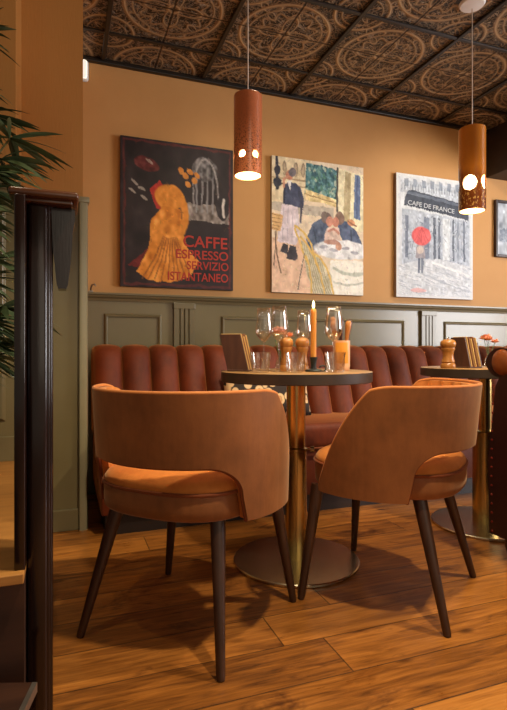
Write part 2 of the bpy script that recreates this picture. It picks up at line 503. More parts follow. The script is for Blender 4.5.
# raised platform and step
t = thing('raised_platform', 'raised wooden platform with dark riser behind the dark post', 'platform'); t['kind'] = 'structure'
bm = NB(); box(bm, -2.5, -.0735, 1.135, 2.59, 0, .382)
link('riser', bm, M['dark_step'], t)
bm = NB(); box(bm, -2.5, -.073, 1.115, 2.285, .382, .402, bev=.002)
link('deck', bm, M['oak_lit'], t)
t = thing('stair_step', 'dark wooden step with a pale metal edge strip at bottom left', 'step', (0, 0, 0)); t['kind'] = 'structure'
bm = NB(); prism(bm, [(-.062, 1.086), (-.12, 1.112), (-2.4, 1.112), (-2.4, .35), (-.24, .35)], 'z', 0, .18); link('riser', bm, M['dark_step'], t)
bm = NB(); prism(bm, [(-.056, 1.090), (-.12, 1.112), (-2.4, 1.112), (-2.4, .33), (-.238, .33)], 'z', .18, .20); link('tread', bm, M['dark_step'], t)
bm = NB(); prism(bm, [(-.056, 1.090), (-.047, 1.087), (-.229, .33), (-.238, .33)], 'z', .182, .2005); link('edge_strip', bm, M['aluminium'], t)

# ------------------------------------------------------------------ newel post with cap
t = thing('newel_post', 'dark stained wooden post with a flat cap and hanging corbel at left edge', 'post', (-.05, 1.2, 0))
def L(bm, x0, x1, y0, y1, z0, z1, bev=.004, seg=3):
    box(bm, x0+.05, x1+.05, y0-1.2, y1-1.2, z0, z1, bev, seg)
bm = NB(); L(bm, -.072, -.030, 1.183, 1.27, 0, 1.155, .011, 5)
link('post', bm, M['dark_wood'], t, True, 50)
bm = NB(); L(bm, -.034, -.021, 1.20, 1.255, 0, 1.155, .005)
L(bm, -.036, -.026, 1.19, 1.265, 0, 1.155, .004)
link('edge_moulding', bm, M['dark_wood'], t, True, 50)
bm = NB(); L(bm, -.092, -.0715, 1.135, 1.26, .40, 1.155, .003)
link('side_board', bm, M['dark_wood'], t, True, 50)
bm = NB(); L(bm, -.105, .031, 1.152, 1.30, 1.158, 1.174, .006, 4)
L(bm, -.090, .018, 1.17, 1.28, 1.150, 1.159, .002, 2)
link('cap', bm, M['cap_wood'], t, True, 50)
bm = NB()
prism(bm, [(.026, 1.148), (.074, 1.148), (.0745, 1.125), (.070, 1.10), (.0655, 1.03), (.060, .985), (.056, .975), (.040, .975), (.036, .99), (.029, 1.06)], 'y', .0, .045)
link('corbel', bm, M['dark_wood'], t)

# ------------------------------------------------------------------ potted palm
random.seed(7)
t = thing('potted_palm', 'leafy green bamboo palm with narrow pointed leaves at upper left', 'plant', (-.46, 1.85, .4))
bm = NB(); lathe(bm, [(0, 0), (.10, 0), (.13, .22), (.14, .24), (.14, .26), (.125, .26), (.12, .22), (0, .22)], 32)
link('pot', bm, M['pot'], t, True, 40)
bm = NB(); lathe(bm, [(0, .235), (.118, .235), (.118, .222), (0, .222)], 24); link('soil', bm, M['soil'], t)
def leaf(bm, p0, d, length, w, droop=.35, n=7):
    d = Vector(d).normalized()
    side = d.cross(Vector((0,0,1)));
    if side.length < .1: side = Vector((1,0,0))
    side.normalize()
    side = (Matrix.Rotation(random.uniform(-.9, .9), 3, d) @ side)
    rows = []
    p = Vector(p0)
    for i in range(n):
        s = i/(n-1)
        wd = w*(math.sin(PI*min(1, s*.92+.06))**.8)*(1-.35*s)
        if i == n-1: wd = .0006
        q = p + Vector((0,0,-droop*length*s*s))+ d*length*s
        nn = side.cross(d).normalized()
        rows.append([q - side*wd, q + nn*wd*-.25, q + side*wd])
    grid_surface(bm, rows)
canes = [(-.02,0,1.20,.22,.02), (.03,.03,1.06,.24,-.02), (-.05,-.04,1.34,.14,.06), (.05,-.03,.58,.22,.02), (0,.05,.74,.24,.0), (.02,0,.92,.08,-.1), (.0,.03,1.46,.16,.0), (.0,-.02,1.12,.30,.0), (.01,.03,.46,.24,.05)]
for cx, cy, h, bx_, by_ in canes:
    bm = NB()
    pts = [(cx*(1-s)+ (cx+bx_)*s*s + cx*s*(1-s)*0, cy+by_*s*s, .22+(h-.22)*s) for s in np.linspace(0, 1, 9)]
    tube(bm, pts, [.007-.004*s for s in np.linspace(0, 1, 9)], 6)
    cane = link('cane', bm, M['stem'], t, True)
    bm = NB()
    tip = Vector(pts[-1])
    for k in range(13):
        s = k/8
        base = Vector(pts[8-k//4])
        for q in range(4):
            a = random.uniform(-PI, PI)
            if random.random() < .55: a = random.uniform(-.9, .9)
            d = (math.cos(a), math.sin(a)*.8, random.uniform(-.35, .55))
            leaf(bm, base, d, random.uniform(.13, .20), random.uniform(.009, .015), random.uniform(.1, .5))
    link('frond', bm, M['leaf'], cane, True)

# ------------------------------------------------------------------ wall fixture, hook
t = thing('wall_fixture', 'small white rounded wall fixture high beside the pier', 'wall light', (.135, YW-.0, 1.0))
t.location = (.095, YW, 2.47)
bm = NB(); box(bm, -.045, .045, -.03, 0, -.06, .065, bev=.018, seg=4)
link('housing', bm, M['white_plastic'], t, True, 60)
bm = NB(); box(bm, -.035, .035, -.045, -.028, -.05, .055, bev=.012, seg=4)
link('diffuser', bm, M['fixture_glow'], t, True, 60)
t = thing('coat_hook', 'tiny metal hook on the dado rail beside the pier', 'hook', (.150, YW-.052, 1.19))
bm = NB(); box(bm, -.012, .012, .0, .05, -.007, .001, bev=.001); link('plate', bm, M['aluminium'], t)
bm = NB(); tube(bm, [(0, .02, 0), (0, .0, .015), (.006, -.01, .032), (.020, -.012, .036), (.026, -.01, .026)], .005, 8)
link('hook', bm, M['aluminium'], t, True)

# ------------------------------------------------------------------ paintings
class Paint:
    def __init__(s, nx, ny, base, seed=1, jit=.006):
        rs = np.random.RandomState(seed)
        s.nx, s.ny = nx, ny
        u, v = np.meshgrid(np.linspace(0, 1, nx), np.linspace(0, 1, ny))
        s.rs = rs
        s.u0, s.v0 = u, v
        s.u = u + jit*(s.nz(22)) ; s.v = v + jit*(s.nz(22))
        s.a = np.ones((ny, nx, 3))*np.array(base)/255.
    def nz(s, k):
        """smooth noise about -1..1 with k cells"""
        g = s.rs.randn(k+3, k+3)
        x = s.u0*k; y = s.v0*k
        i = x.astype(int); j = y.astype(int); fx = x-i; fy = y-j
        fx = fx*fx*(3-2*fx); fy = fy*fy*(3-2*fy)
        return (g[j, i]*(1-fx)*(1-fy) + g[j, i+1]*fx*(1-fy) + g[j+1, i]*(1-fx)*fy + g[j+1, i+1]*fx*fy)
    def put(s, mask, c, al=1., var=.0, k=30):
        c = np.array(c)/255.
        m = (np.clip(mask, 0, 1)*al)[..., None]
        col = c[None, None, :]*np.ones_like(s.a)
        if var: col = np.clip(col + var*s.nz(k)[..., None] + var*.5*s.nz(k*2)[..., None], 0, 1)
        s.a = s.a*(1-m) + col*m
    def ell(s, cx, cy, rx, ry, c, rot=0, al=1., var=.04, soft=.1, k=30):
        dx, dy = s.u-cx, s.v-cy
        ca, sa = math.cos(rot), math.sin(rot)
        x = (dx*ca+dy*sa)/rx; y = (-dx*sa+dy*ca)/ry
        d = np.sqrt(x*x+y*y)
        s.put((1-d)/soft+.5, c, al, var, k)
    def poly(s, pts, c, al=1., var=.04, k=30):
        ins = np.zeros_like(s.u, bool)
        n = len(pts)
        for i in range(n):
            x1, y1 = pts[i]; x2, y2 = pts[(i+1) % n]
            if y1 == y2: continue
            cnd = ((y1 > s.v) != (y2 > s.v)) & (s.u < (x2-x1)*(s.v-y1)/(y2-y1)+x1)
            ins ^= cnd
        s.put(ins.astype(float), c, al, var, k)
    def line(s, pts, w, c, al=1., var=.03):
        for (x1, y1), (x2, y2) in zip(pts, pts[1:]):
            dx, dy = x2-x1, y2-y1; L2 = dx*dx+dy*dy+1e-9
            t = np.clip(((s.u-x1)*dx+(s.v-y1)*dy)/L2, 0, 1)
            d = np.sqrt((s.u-x1-t*dx)**2+(s.v-y1-t*dy)**2)
            s.put((w-d)/(w*.5)+.5, c, al, var)
def dabs(p, n, size, var, seed=2):
    rs = np.random.RandomState(seed)
    H, W = p.ny, p.nx
    for _ in range(n):
        cx, cy = rs.rand(), rs.rand(); L_ = size*(.5+rs.rand()); an = rs.rand()*PI; wd = size*.28
        i0, i1 = max(0, int((cx-L_)*W)), min(W, int((cx+L_)*W)+2); j0, j1 = max(0, int((cy-L_)*H)), min(H, int((cy+L_)*H)+2)
        u = p.u0[j0:j1, i0:i1]-cx; v = p.v0[j0:j1, i0:i1]-cy
        a_ = u*math.cos(an)+v*math.sin(an); b_ = -u*math.sin(an)+v*math.cos(an)
        m = np.clip((1-np.maximum(abs(a_)/L_, abs(b_)/wd))*3, 0, 1)[..., None]*.75
        c = p.a[min(H-1, int(cy*H)), min(W-1, int(cx*W))]
        c = np.clip(c*(1+rs.randn()*var)+rs.randn(3)*var*.18, 0, 1)
        p.a[j0:j1, i0:i1] = p.a[j0:j1, i0:i1]*(1-m)+c*m
    return p
def curve(p0, p1, p2, n=8):
    return [((1-t)**2*p0[0]+2*t*(1-t)*p1[0]+t*t*p2[0], (1-t)**2*p0[1]+2*t*(1-t)*p1[1]+t*t*p2[1]) for t in np.linspace(0, 1, n)]

def art_poster():
    p = Paint(140, 180, (34,24,26), 3, .004)
    p.put(np.ones_like(p.u)*.5, (46,30,30), 1, .05, 12)
    # pale patch with columns, upper right
    p.poly([(.55,.52), (.97,.535), (.97,.40), (.55,.41)], (150,138,128), .9, .12)
    for x in (.66, .71, .76, .81): p.line([(x, .12), (x, .46)], .009, (150,146,146), .8)
    p.ell(.735, .16, .12, .085, (110,106,106), 0, .8, .15)
    p.line(curve((.63,.42), (.62,.12), (.74,.09)), .008, (170,164,160), .7)
    p.line(curve((.86,.42), (.87,.12), (.74,.09)), .008, (170,164,160), .7)
    p.ell(.90, .42, .06, .09, (40,30,32), 0, 1); p.line([(.91,.36), (.91,.48)], .012, (210,200,190))
    # red shapes and glints at left
    p.ell(.22, .17, .11, .045, (120,30,26), .2, .7, .1)
    for x, y in ((.12,.30), (.18,.34), (.10,.36), (.24,.15), (.2,.4)): p.ell(x, y, .035, .01, (190,180,166), .4, .8)
    p.poly([(.25,.34), (.33,.27), (.42,.36), (.40,.48), (.30,.46)], (176,40,28))
    p.poly([(.30,.5), (.26,.72), (.06,.86), (.22,.88), (.40,.70)], (120,26,22), .9)
    # flaring amber bell shape
    p.ell(.42, .38, .13, .09, (222,138,40), .1)
    p.poly([(.36,.44), (.52,.46), (.53,.60), (.58,.72), (.68,.80), (.60,.92), (.42,.965), (.24,.95), (.13,.90), (.24,.74), (.25,.56)], (226,140,42), 1, .07, 20)
    p.line(curve((.50,.36), (.60,.48), (.53,.60)), .03, (222,138,40))
    for k in range(9):
        x = .18+k*.055
        p.line(curve((.36+.015*k, .66), (.3+.03*k, .8), (x, .94)), .006, (150,84,24), .6)
    for x, y in ((.56,.22), (.6,.19), (.64,.25), (.58,.28), (.52,.19), (.66,.21)): p.ell(x, y, .028, .02, (206,130,44), .6)
    # border
    for q in ([(.03,.02), (.97,.02)], [(.03,.98), (.97,.98)], [(.03,.02), (.03,.98)], [(.97,.02), (.97,.98)]): p.line(q, .008, (110,36,32), .7)
    return p
def art_waiter():
    p = Paint(170, 220, (236,218,194), 5, .003)
    p.put(np.ones_like(p.u)*.5, (226,204,172), 1, .06, 14)
    # pavement
    p.poly([(0,.60), (.5,.60), (.45,1), (0,1)], (238,196,164), .85, .05, 20)
    # facade behind with arches
    p.poly([(0,0), (.42,0), (.42,.3), (0,.36)], (226,208,172), 1, .05, 20)
    for x in (.13, .25, .33, .40):
        p.ell(x, .08, .022, .055, (128,110,92), 0, .8); p.ell(x, .085, .012, .045, (190,170,140), 0, .8)
    p.line([(0,.155), (.42,.16)], .006, (170,146,112)); p.line([(0,.20), (.42,.205)], .005, (180,156,120))
    p.poly([(.36,.02), (.70,.04), (.70,.28), (.52,.27), (.35,.22)], (66,112,118), 1, .12, 40)
    rs = np.random.RandomState(4)
    for _ in range(70):
        p.ell(.36+.33*rs.rand(), .03+.22*rs.rand(), .012+.012*rs.rand(), .008+.01*rs.rand(), [(120,160,150),(46,84,96),(196,206,180),(80,130,110)][rs.randint(4)], rs.rand()*3, .8)
    p.poly([(.35,.22), (.7,.27), (.7,.33), (.35,.30)], (232,208,150), 1, .08)
    p.line([(.34,.255), (.70,.30)], .005, (170,140,90)); p.poly([(0,.34), (.66,.34), (.66,.42), (0,.40)], (176,166,152), .8, .05)
    p.line([(.05,.0), (.055,.23)], .014, (50,50,62)); p.ell(.055, .10, .03, .035, (50,50,62)); p.ell(.055, .19, .04, .035, (46,48,60))
    # window, column, curtain at right
    p.poly([(.71,.03), (1,.06), (1,.5), (.71,.5)], (238,228,190), 1, .05)
    p.line([(.705,.03), (.70,.36)], .010, (64,58,52))
    p.poly([(.79,.05), (.86,.055), (.84,.44), (.77,.46)], (176,158,116), .9, .06)
    p.poly([(.90,.06), (.97,.065), (.96,.42), (.89,.40)], (92,112,150), 1, .06); p.line([(.93,.07), (.925,.4)], .006, (60,76,120))
    # waiter, arms crossed behind, long pale apron
    p.poly([(.10,.35), (.27,.35), (.29,.58), (.25,.65), (.06,.63), (.08,.46)], (222,208,214), 1, .05)
    for x in (.12, .17, .22): p.line([(x,.37), (x-.01,.62)], .004, (176,162,176), .7)
    p.poly([(.12,.64), (.17,.65), (.16,.72), (.09,.70)], (50,44,52)); p.poly([(.18,.65), (.25,.66), (.27,.735), (.24,.76), (.15,.75)], (50,44,52))
    p.poly([(.12,.215), (.17,.18), (.24,.18), (.30,.21), (.335,.30), (.33,.36), (.28,.365), (.22,.35), (.11,.345), (.12,.29)], (66,72,98), 1, .04)
    p.line([(.13,.22), (.125,.33)], .012, (46,50,72)); p.line([(.28,.23), (.315,.34)], .012, (46,50,72)); p.line([(.31,.34), (.30,.47)], .010, (70,66,84))
    p.poly([(.155,.175), (.205,.165), (.19,.235)], (236,232,228))
    p.ell(.185, .125, .040, .042, (196,134,106)); p.ell(.212, .105, .042, .034, (104,98,104)); p.ell(.152, .13, .012, .012, (186,118,92))
    p.line([(.12,.22), (.125,.165), (.155,.145)], .012, (196,140,112))
    # two people leaning together over the table
    p.poly([(.36,.60), (.42,.48), (.52,.43), (.60,.46), (.60,.54), (.54,.66), (.40,.68)], (78,92,118), 1, .06)
    p.poly([(.70,.46), (.80,.43), (.92,.50), (.99,.60), (.95,.66), (.78,.62)], (74,88,120), 1, .06)
    p.line([(.44,.50), (.48,.64)], .008, (50,62,86)); p.line([(.86,.50), (.86,.62)], .008, (50,62,86))
    p.ell(.575, .415, .055, .045, (116,98,90)); p.ell(.73, .415, .055, .05, (134,104,88))
    p.ell(.615, .445, .04, .040, (204,140,116)); p.ell(.685, .445, .038, .038, (196,128,104))
    p.poly([(.58,.49), (.72,.49), (.75,.60), (.55,.60)], (222,196,182), 1, .05); p.line([(.60,.52), (.66,.50), (.72,.53)], .010, (190,130,110))
    p.ell(.86, .44, .045, .022, (214,150,104)); p.line([(.82,.43), (.92,.46)], .006, (150,96,64))
    p.ell(.76, .655, .32, .075, (228,228,230), 0, 1, .06)
    for x, y in ((.55,.64), (.66,.66), (.80,.64), (.90,.67)): p.ell(x, y, .05, .012, (160,160,172), 0, .8)
    p.ell(.64, .60, .09, .02, (178,128,108), 0, .9); p.ell(.72, .63, .03, .03, (196,140,110), 0, .9)
    p.poly([(.62,.74), (1,.73), (1,1), (.62,1)], (246,242,228), 1, .03); p.line(curve((.66,.80), (.8,.86), (1,.83)), .012, (176,182,166), .7); p.line(curve((.66,.9), (.8,.94), (1,.9)), .008, (190,192,178), .7)
    # wicker chairs
    p.poly([(.30,.60), (.42,.68), (.56,.76), (.64,.86), (.64,1), (.44,1), (.36,.84)], (196,190,160), .85, .06)
    for k in range(9):
        t = k/8; p.line(curve((.31+.22*t, .62+.14*t), (.36+.2*t, .80+.08*t), (.44+.2*t, 1)), .0035, (150,136,96), .8)
    for a, b, c in (((.24,.50), (.40,.56), (.44,.70)), ((.24,.52), (.34,.72), (.38,.78)), ((.44,.70), (.60,.74), (.66,1)), ((.36,.72), (.42,.86), (.42,1)), ((.30,.58), (.50,.72), (.56,1))):
        p.line(curve(a, b, c), .009, (222,184,96))
    p.line(curve((.04,.56), (.03,.7), (.10,.86)), .006, (110,80,60)); p.poly([(0,.42), (.12,.43), (.09,.55), (0,.54)], (218,174,112), .9, .05)
    for k in range(5): p.line([(.0,.43+.024*k), (.11-.01*k,.44+.024*k)], .003, (150,106,60), .8)
    p.line([(.34,.7), (.27,.98)], .005, (100,92,86)); p.line([(.05,.55), (.02,.8)], .005, (100,80,64))
    return p
def art_street():
    p = Paint(170, 220, (206,210,216), 8, .003)
    p.put(np.ones_like(p.u)*.8, (206,212,220), 1, .04, 30)
    rs = np.random.RandomState(6)
    # upper facade with balcony railing
    p.poly([(.05,.05), (.95,.06), (.95,.2), (.05,.15)], (176,186,200), .7, .08, 50)
    for k in range(8): p.poly([(.10+.11*k,.035), (.15+.11*k,.037), (.15+.11*k,.10), (.10+.11*k,.10)], (120,132,152), .75, .05)
    for k in range(26): p.line([(.07+.034*k,.085), (.07+.034*k,.13)], .003, (92,102,122), .8)
    # shop front
    p.poly([(.07,.28), (.95,.33), (.95,.72), (.07,.74)], (168,178,194), .8, .06, 40)
    for x, w, c in ((.13,.04,(96,106,126)), (.22,.03,(190,198,210)), (.38,.07,(108,118,138)), (.485,.035,(70,78,94)), (.545,.03,(84,92,108)), (.64,.10,(214,220,226)), (.735,.025,(82,90,106)), (.80,.03,(150,160,176)), (.88,.025,(90,100,118))):
        p.poly([(x-w/2,.33), (x+w/2,.335), (x+w/2,.68), (x-w/2,.68)], c, .85, .05)
    for _ in range(140):
        x, y = .08+.86*rs.rand(), .30+.42*rs.rand(); p.line([(x, y), (x+.03*rs.randn()*.6, y+.02*rs.randn())], .003, [(232,236,240), (84,94,112), (120,130,150)][rs.randint(3)], .7)
    # awning
    p.poly([(.14,.135), (.20,.125), (.95,.20), (.94,.325), (.09,.255), (.10,.20)], (56,64,80), 1, .03)
    p.poly([(.14,.135), (.95,.205), (.95,.225), (.12,.16)], (92,102,120), .9)
    for k in range(24): p.line([(.13+.034*k, .255+.0030*k), (.145+.034*k, .272+.0030*k)], .0045, (214,220,226), .9)
    p.poly([(.06,.16), (.10,.15), (.09,.27), (.05,.26)], (210,216,224), .9)
    # wet pavement
    p.poly([(0,.74), (.5,.67), (1,.72), (1,1), (0,1)], (206,211,218), .9, .05, 40)
    for _ in range(160):
        x, y = rs.rand(), .72+.26*rs.rand(); p.line([(x, y), (x+.05+.04*rs.rand(), y+.012)], .0028, [(236,238,240), (150,160,176), (172,180,194)][rs.randint(3)], .7)
    p.line([(.45,.70), (.95,.80)], .008, (236,238,240), .9); p.line([(.3,.80), (.9,.93)], .006, (164,172,184), .7)
    # figure with red umbrella
    p.poly([(.25,.57), (.35,.57), (.37,.68), (.24,.68)], (160,152,158), .95, .05); p.ell(.30, .61, .045, .03, (206,190,178), 0, .9)
    p.poly([(.27,.68), (.30,.68), (.295,.80), (.27,.80)], (84,92,112), .9); p.poly([(.31,.68), (.345,.68), (.335,.80), (.31,.80)], (96,104,122), .9)
    p.ell(.315, .495, .122, .078, (216,84,84), 0, 1, .03)
    for a in (-.9, -.45, 0, .45, .9): p.line([(.315,.425), (.315+.11*math.sin(a), .50+.05*math.cos(a))], .003, (176,56,60), .7)
    p.ell(.28, .94, .10, .018, (226,160,156), 0, .7)
    e = np.minimum(np.minimum(p.u0, 1-p.u0)*.78, np.minimum(p.v0, 1-p.v0))
    p.put((.035-e)/.03, (226,228,230), .9)
    return p
def art_small():
    p = Paint(60, 80, (186,192,200), 9, .01)
    p.put(np.ones_like(p.u)*.8, (180,188,198), 1, .14, 9)
    p.poly([(.1,.5), (.9,.45), (.9,.7), (.1,.75)], (110,122,140), .7, .1)
    return p
def text_part(parent, words, mat, size, w, loc, rot=0, name='lettering'):
    cu = bpy.data.curves.new('txt', 'FONT'); cu.body = words; cu.size = size; cu.align_x = 'CENTER'; cu.extrude = .0004
    cu.offset = size*.012
    o = bpy.data.objects.new('txt', cu); C.objects.link(o)
    dg = bpy.context.evaluated_depsgraph_get()
    me = bpy.data.meshes.new_from_object(o.evaluated_get(dg))
    bpy.data.objects.remove(o); bpy.data.curves.remove(cu)
    xsz = [v.co.x for v in me.vertices]; k = w/(max(xsz)-min(xsz)); cx = (max(xsz)+min(xsz))/2
    for v in me.vertices:
        x = (v.co.x-cx)*k; y = v.co.y
        c, s = math.cos(rot), math.sin(rot)
        v.co = (x*c - y*s, v.co.z*-1, x*s + y*c)
    me.materials.clear(); me.materials.append(mat)
    t = bpy.data.objects.new(name, me); C.objects.link(t); t.parent = parent; t.location = loc
    return t
def canvas(name, label, x0, x1, z0, z1, art, edge, frame=False, depth=.028):
    W, H = x1-x0, z1-z0
    t = thing(name, label, 'picture', ((x0+x1)/2, YW, z0))
    bm = NB(); box(bm, -W/2, W/2, -depth, 0, 0, H, bev=.002, seg=1)
    if not frame: link('canvas', bm, edge, t)
    else:
        bm.free(); bm = NB()
        f = .022
        for a in ((-W/2, -W/2+f, 0, H), (W/2-f, W/2, 0, H), (-W/2+f, W/2-f, 0, f), (-W/2+f, W/2-f, H-f, H)):
            box(bm, a[0], a[1], -depth, 0, a[2], a[3], bev=.003, seg=1)
        link('frame', bm, edge, t)
    p = art
    me = bpy.data.meshes.new('printed_picture')
    ins = .02 if frame else .001; yy = -.012 if frame else -depth-.0012
    X = (p.u0-.5)*(W-2*ins); Z = (1-p.v0)*(H-2*ins)+ins
    V = np.stack([X, np.full_like(X, yy), Z], -1).reshape(-1, 3)
    i = np.arange(p.ny-1)[:, None]*p.nx + np.arange(p.nx-1)[None, :]
    F = np.stack([i, i+p.nx, i+p.nx+1, i+1], -1).reshape(-1, 4)
    me.from_pydata(V.tolist(), [], F.tolist())
    ca = me.color_attributes.new('Col', 'FLOAT_COLOR', 'POINT')
    a = np.clip(p.a, 0, 1); l = np.where(a <= .04045, a/12.92, ((a+.055)/1.055)**2.4)
    ca.data.foreach_set('color', np.concatenate([l, np.ones(l.shape[:2]+(1,))], -1).astype(np.float32).ravel())
    me.materials.append(M['printed'])
    o = bpy.data.objects.new('printed_picture', me); C.objects.link(o); o.parent = t
    return t
t = canvas('canvas_print', 'dark poster canvas with amber bell shape and red CAFFE ESPRESSO lettering', .318, 1.022, 1.226, 2.124, dabs(art_poster(), 500, .014, .14), M['canvas_edge'])
for wds, w, x, z, s in (('CAFFE', .285, .170, .262, .100), ('ESPRESSO', .335, .150, .188, .078), ('SERVIZIO', .27, .185, .123, .072), ('ISTANTANEO', .385, .125, .050, .075)):
    text_part(t, wds, M['red_ink'], s, w, (x, -.0305, z))
canvas('canvas_print', 'loosely painted cafe canvas with standing waiter in white apron', 1.288, 1.984, 1.228, 2.129, dabs(art_waiter(), 1800, .011, .12), M['canvas_edge_pale'])
t = canvas('canvas_print', 'pale grey street scene canvas with a red umbrella and dark awning', 2.258, 2.954, 1.232, 2.131, dabs(art_street(), 1200, .009, .10), M['canvas_edge_pale'])
text_part(t, 'CAFE DE FRANCE', M['pale_ink'], .046, .42, (-.04, -.0305, .662), -.075)
canvas('framed_picture', 'small dark framed picture of blue grey tones under the bulkhead', 3.185, 3.56, 1.58, 2.03, art_small(), M['picture_frame'], True)

# ------------------------------------------------------------------ pendants
def pendant(label, loc, ztop, H, Rr, shade_mat, holes, ph0):
    x, y = loc
    zb = ztop-H
    t = thing('pendant_lamp', label, 'pendant lamp', (x, y, zb))
    nth, nz_ = 120, int(H/.0028)
    def hole(th, z):
        for (a, hz, rr) in holes:
            d = (th-a-ph0+PI) % (2*PI)-PI
            if (d*Rr)**2 + (z-hz)**2 < rr*rr: return True
        return False
    def wall(rad, z0, z1):
        bm = NB()
        V = [[bm.verts.new((rad*math.cos(2*PI*i/nth), rad*math.sin(2*PI*i/nth), z0+(z1-z0)*j/nz_)) for j in range(nz_+1)] for i in range(nth)]
        for i in range(nth):
            for j in range(nz_):
                if hole(2*PI*(i+.5)/nth, z0+(z1-z0)*(j+.5)/nz_): continue
                bm.faces.new((V[i][j], V[(i+1) % nth][j], V[(i+1) % nth][j+1], V[i][j+1]))
        return bm
    bm = wall(Rr, .0, H-.006)
    # rounded top lid and bottom lip
    lathe(bm, [(Rr, H-.006), (Rr-.002, H-.002), (Rr-.006, H), (.004, H+.001), (.004, H-.006), (Rr-.006, H-.007)], nth)
    lathe(bm, [(Rr, 0), (Rr-.001, -.002), (Rr-.005, -.002), (Rr-.006, .0)], nth)
    link('shade', bm, shade_mat, t, True, 40)
    link('shade_lining', wall(Rr-.006, .0, H-.008), M['shade_inside_glow'], t, True)
    bm = NB(); lathe(bm, [(0, .10), (.016, .105), (.026, .12), (.028, .14), (.022, .165), (.014, .19), (.012, .20), (0, .20)], 24)
    link('bulb', bm, M['bulb'], t, True)
    bm = NB(); lathe(bm, [(0, .20), (.017, .20), (.019, .24), (.012, .26), (0, .26)], 24)
    link('socket', bm, M['white_plastic'], t, True, 40)
    bm = NB(); tube(bm, [(0, 0, .26), (0, 0, HC-zb-.03)], .0026, 8); link('cord', bm, M['cord_white'], t, True)
    bm = NB(); lathe(bm, [(0, HC-zb), (.062, HC-zb), (.062, HC-zb-.006), (.055, HC-zb-.014), (.012, HC-zb-.018), (0, HC-zb-.018)], 32)
    link('ceiling_rose', bm, M['white_plastic'], t, True, 40)
    for nm, z, e in (('lamp_light', zb+.06, 3.2),):
        li = bpy.data.lights.new('pendant_glow', 'POINT'); li.energy = e; li.color = (1,.80,.50); li.shadow_soft_size = .025
        lo = bpy.data.objects.new('pendant_glow', li); C.objects.link(lo); lo.location = (x, y, z)
    return t
va = math.atan2(-2.07, -.73)
pendant('speckled terracotta cylinder pendant lamp with small round holes', (.734, 2.074), 1.921, .340, .060, M['shade_terracotta'],
        [(k*2*PI/6, .075, .0155) for k in range(6)], va-.44)
va = math.atan2(-2.04, -1.90)
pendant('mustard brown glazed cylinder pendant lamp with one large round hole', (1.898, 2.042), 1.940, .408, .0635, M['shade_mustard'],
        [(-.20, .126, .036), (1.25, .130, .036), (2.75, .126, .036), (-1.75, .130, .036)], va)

# ------------------------------------------------------------------ banquette
BX0, BX1 = .150, 3.85
t = thing('banquette', 'long rust velvet banquette with a vertical channelled back along the wall', 'bench', (2.0, 2.8, 0))
def loc(p): return Vector((p[0]-2.0, p[1]-2.8, p[2]))
# profile of the back (y,h) with outward normals
prof = [(2.80,.40), (2.815,.46), (2.845,.55), (2.875,.64), (2.905,.73), (2.925,.79), (2.94,.825), (2.96,.845), (2.99,.853), (3.03,.853), (3.07,.845), (3.10,.82), (3.12,.78), (3.12,.40)]
nrm = []
for i in range(len(prof)):
    a = prof[max(0, i-1)]; b = prof[min(len(prof)-1, i+1)]
    dy, dz = b[0]-a[0], b[1]-a[1]; l = math.hypot(dy, dz)
    nrm.append((-dz/l, dy/l))
nch = 24; cw = (BX1-BX0)/nch
P = []
K = 12
for c in range(nch):
    for k in range(K + (1 if c == nch-1 else 0)):
        u = k/K; x = BX0+(c+u)*cw
        bl = (max(0, 1-(2*u-1)**2))**.5
        row = []
        for (y, z), (ny, nz_) in zip(prof, nrm):
            kk = 1 if y < 3.1 else .3
            row.append(loc((x, y+ny*.07*bl*kk, z+nz_*.024*bl*kk)))
        P.append(row)
bm = NB(); V = grid_surface(bm, P)
for e in (V[0], V[-1]): bm.faces.new(e)
link('backrest', bm, M['banquette'], t, True, 75)
bm = NB(); box(bm, BX0-2.0, BX1-2.0, 2.38-2.8, 2.93-2.8, .335, .468, bev=.035, seg=5)
link('seat', bm, M['banquette'], t, True, 60)
bm = NB(); box(bm, BX0+.01-2.0, BX1-.01-2.0, 2.41-2.8, 3.12-2.8, .10, .345, bev=.008)
link('front_panel', bm, M['banquette'], t, True, 60)
bm = NB(); box(bm, BX0+.03-2.0, BX1-.03-2.0, 2.45-2.8, 3.15-2.8, 0, .10)
link('plinth', bm, M['plinth'], t)
bm = NB(); tube(bm, [loc((x, 2.376, .345)) for x in np.linspace(BX0+.02, BX1-.02, 12)], .006, 8)
link('seat_piping', bm, M['piping'], t, True)

# patterned cushion
t = thing('throw_cushion', 'cushion printed with cream log slices on the banquette behind the table', 'cushion', (1.08, 2.69, .472))
bm = NB()
n1, n2 = 22, 14
for sgn in (1, -1):
    P = []
    for i in range(n1+1):
        row = []
        for j in range(n2+1):
            u, v = i/n1*2-1, j/n2*2-1
            h = .06*(max(0, (1-u**4)*(1-v**4)))**.55
            px = u*(.26-.015*(1-abs(v))**1*0) ; pz = .135+v*(.135-.01*(1-u*u)*0)
            row.append(Vector((px*(1-.04*(1-v*v)), -sgn*h, pz)))
        P.append(row)
    grid_surface(bm, P)
bmesh.ops.remove_doubles(bm, verts=bm.verts[:], dist=.0005)
o = link('cushion_cover', bm, M['cushion'], t, True)
o.rotation_euler = (R(-16), 0, 0)
bm = NB()
ed = [(-.26, -.0, 0), (.26, 0, 0), (.26, 0, .27), (-.26, 0, .27)]
o2 = None
bm.free()

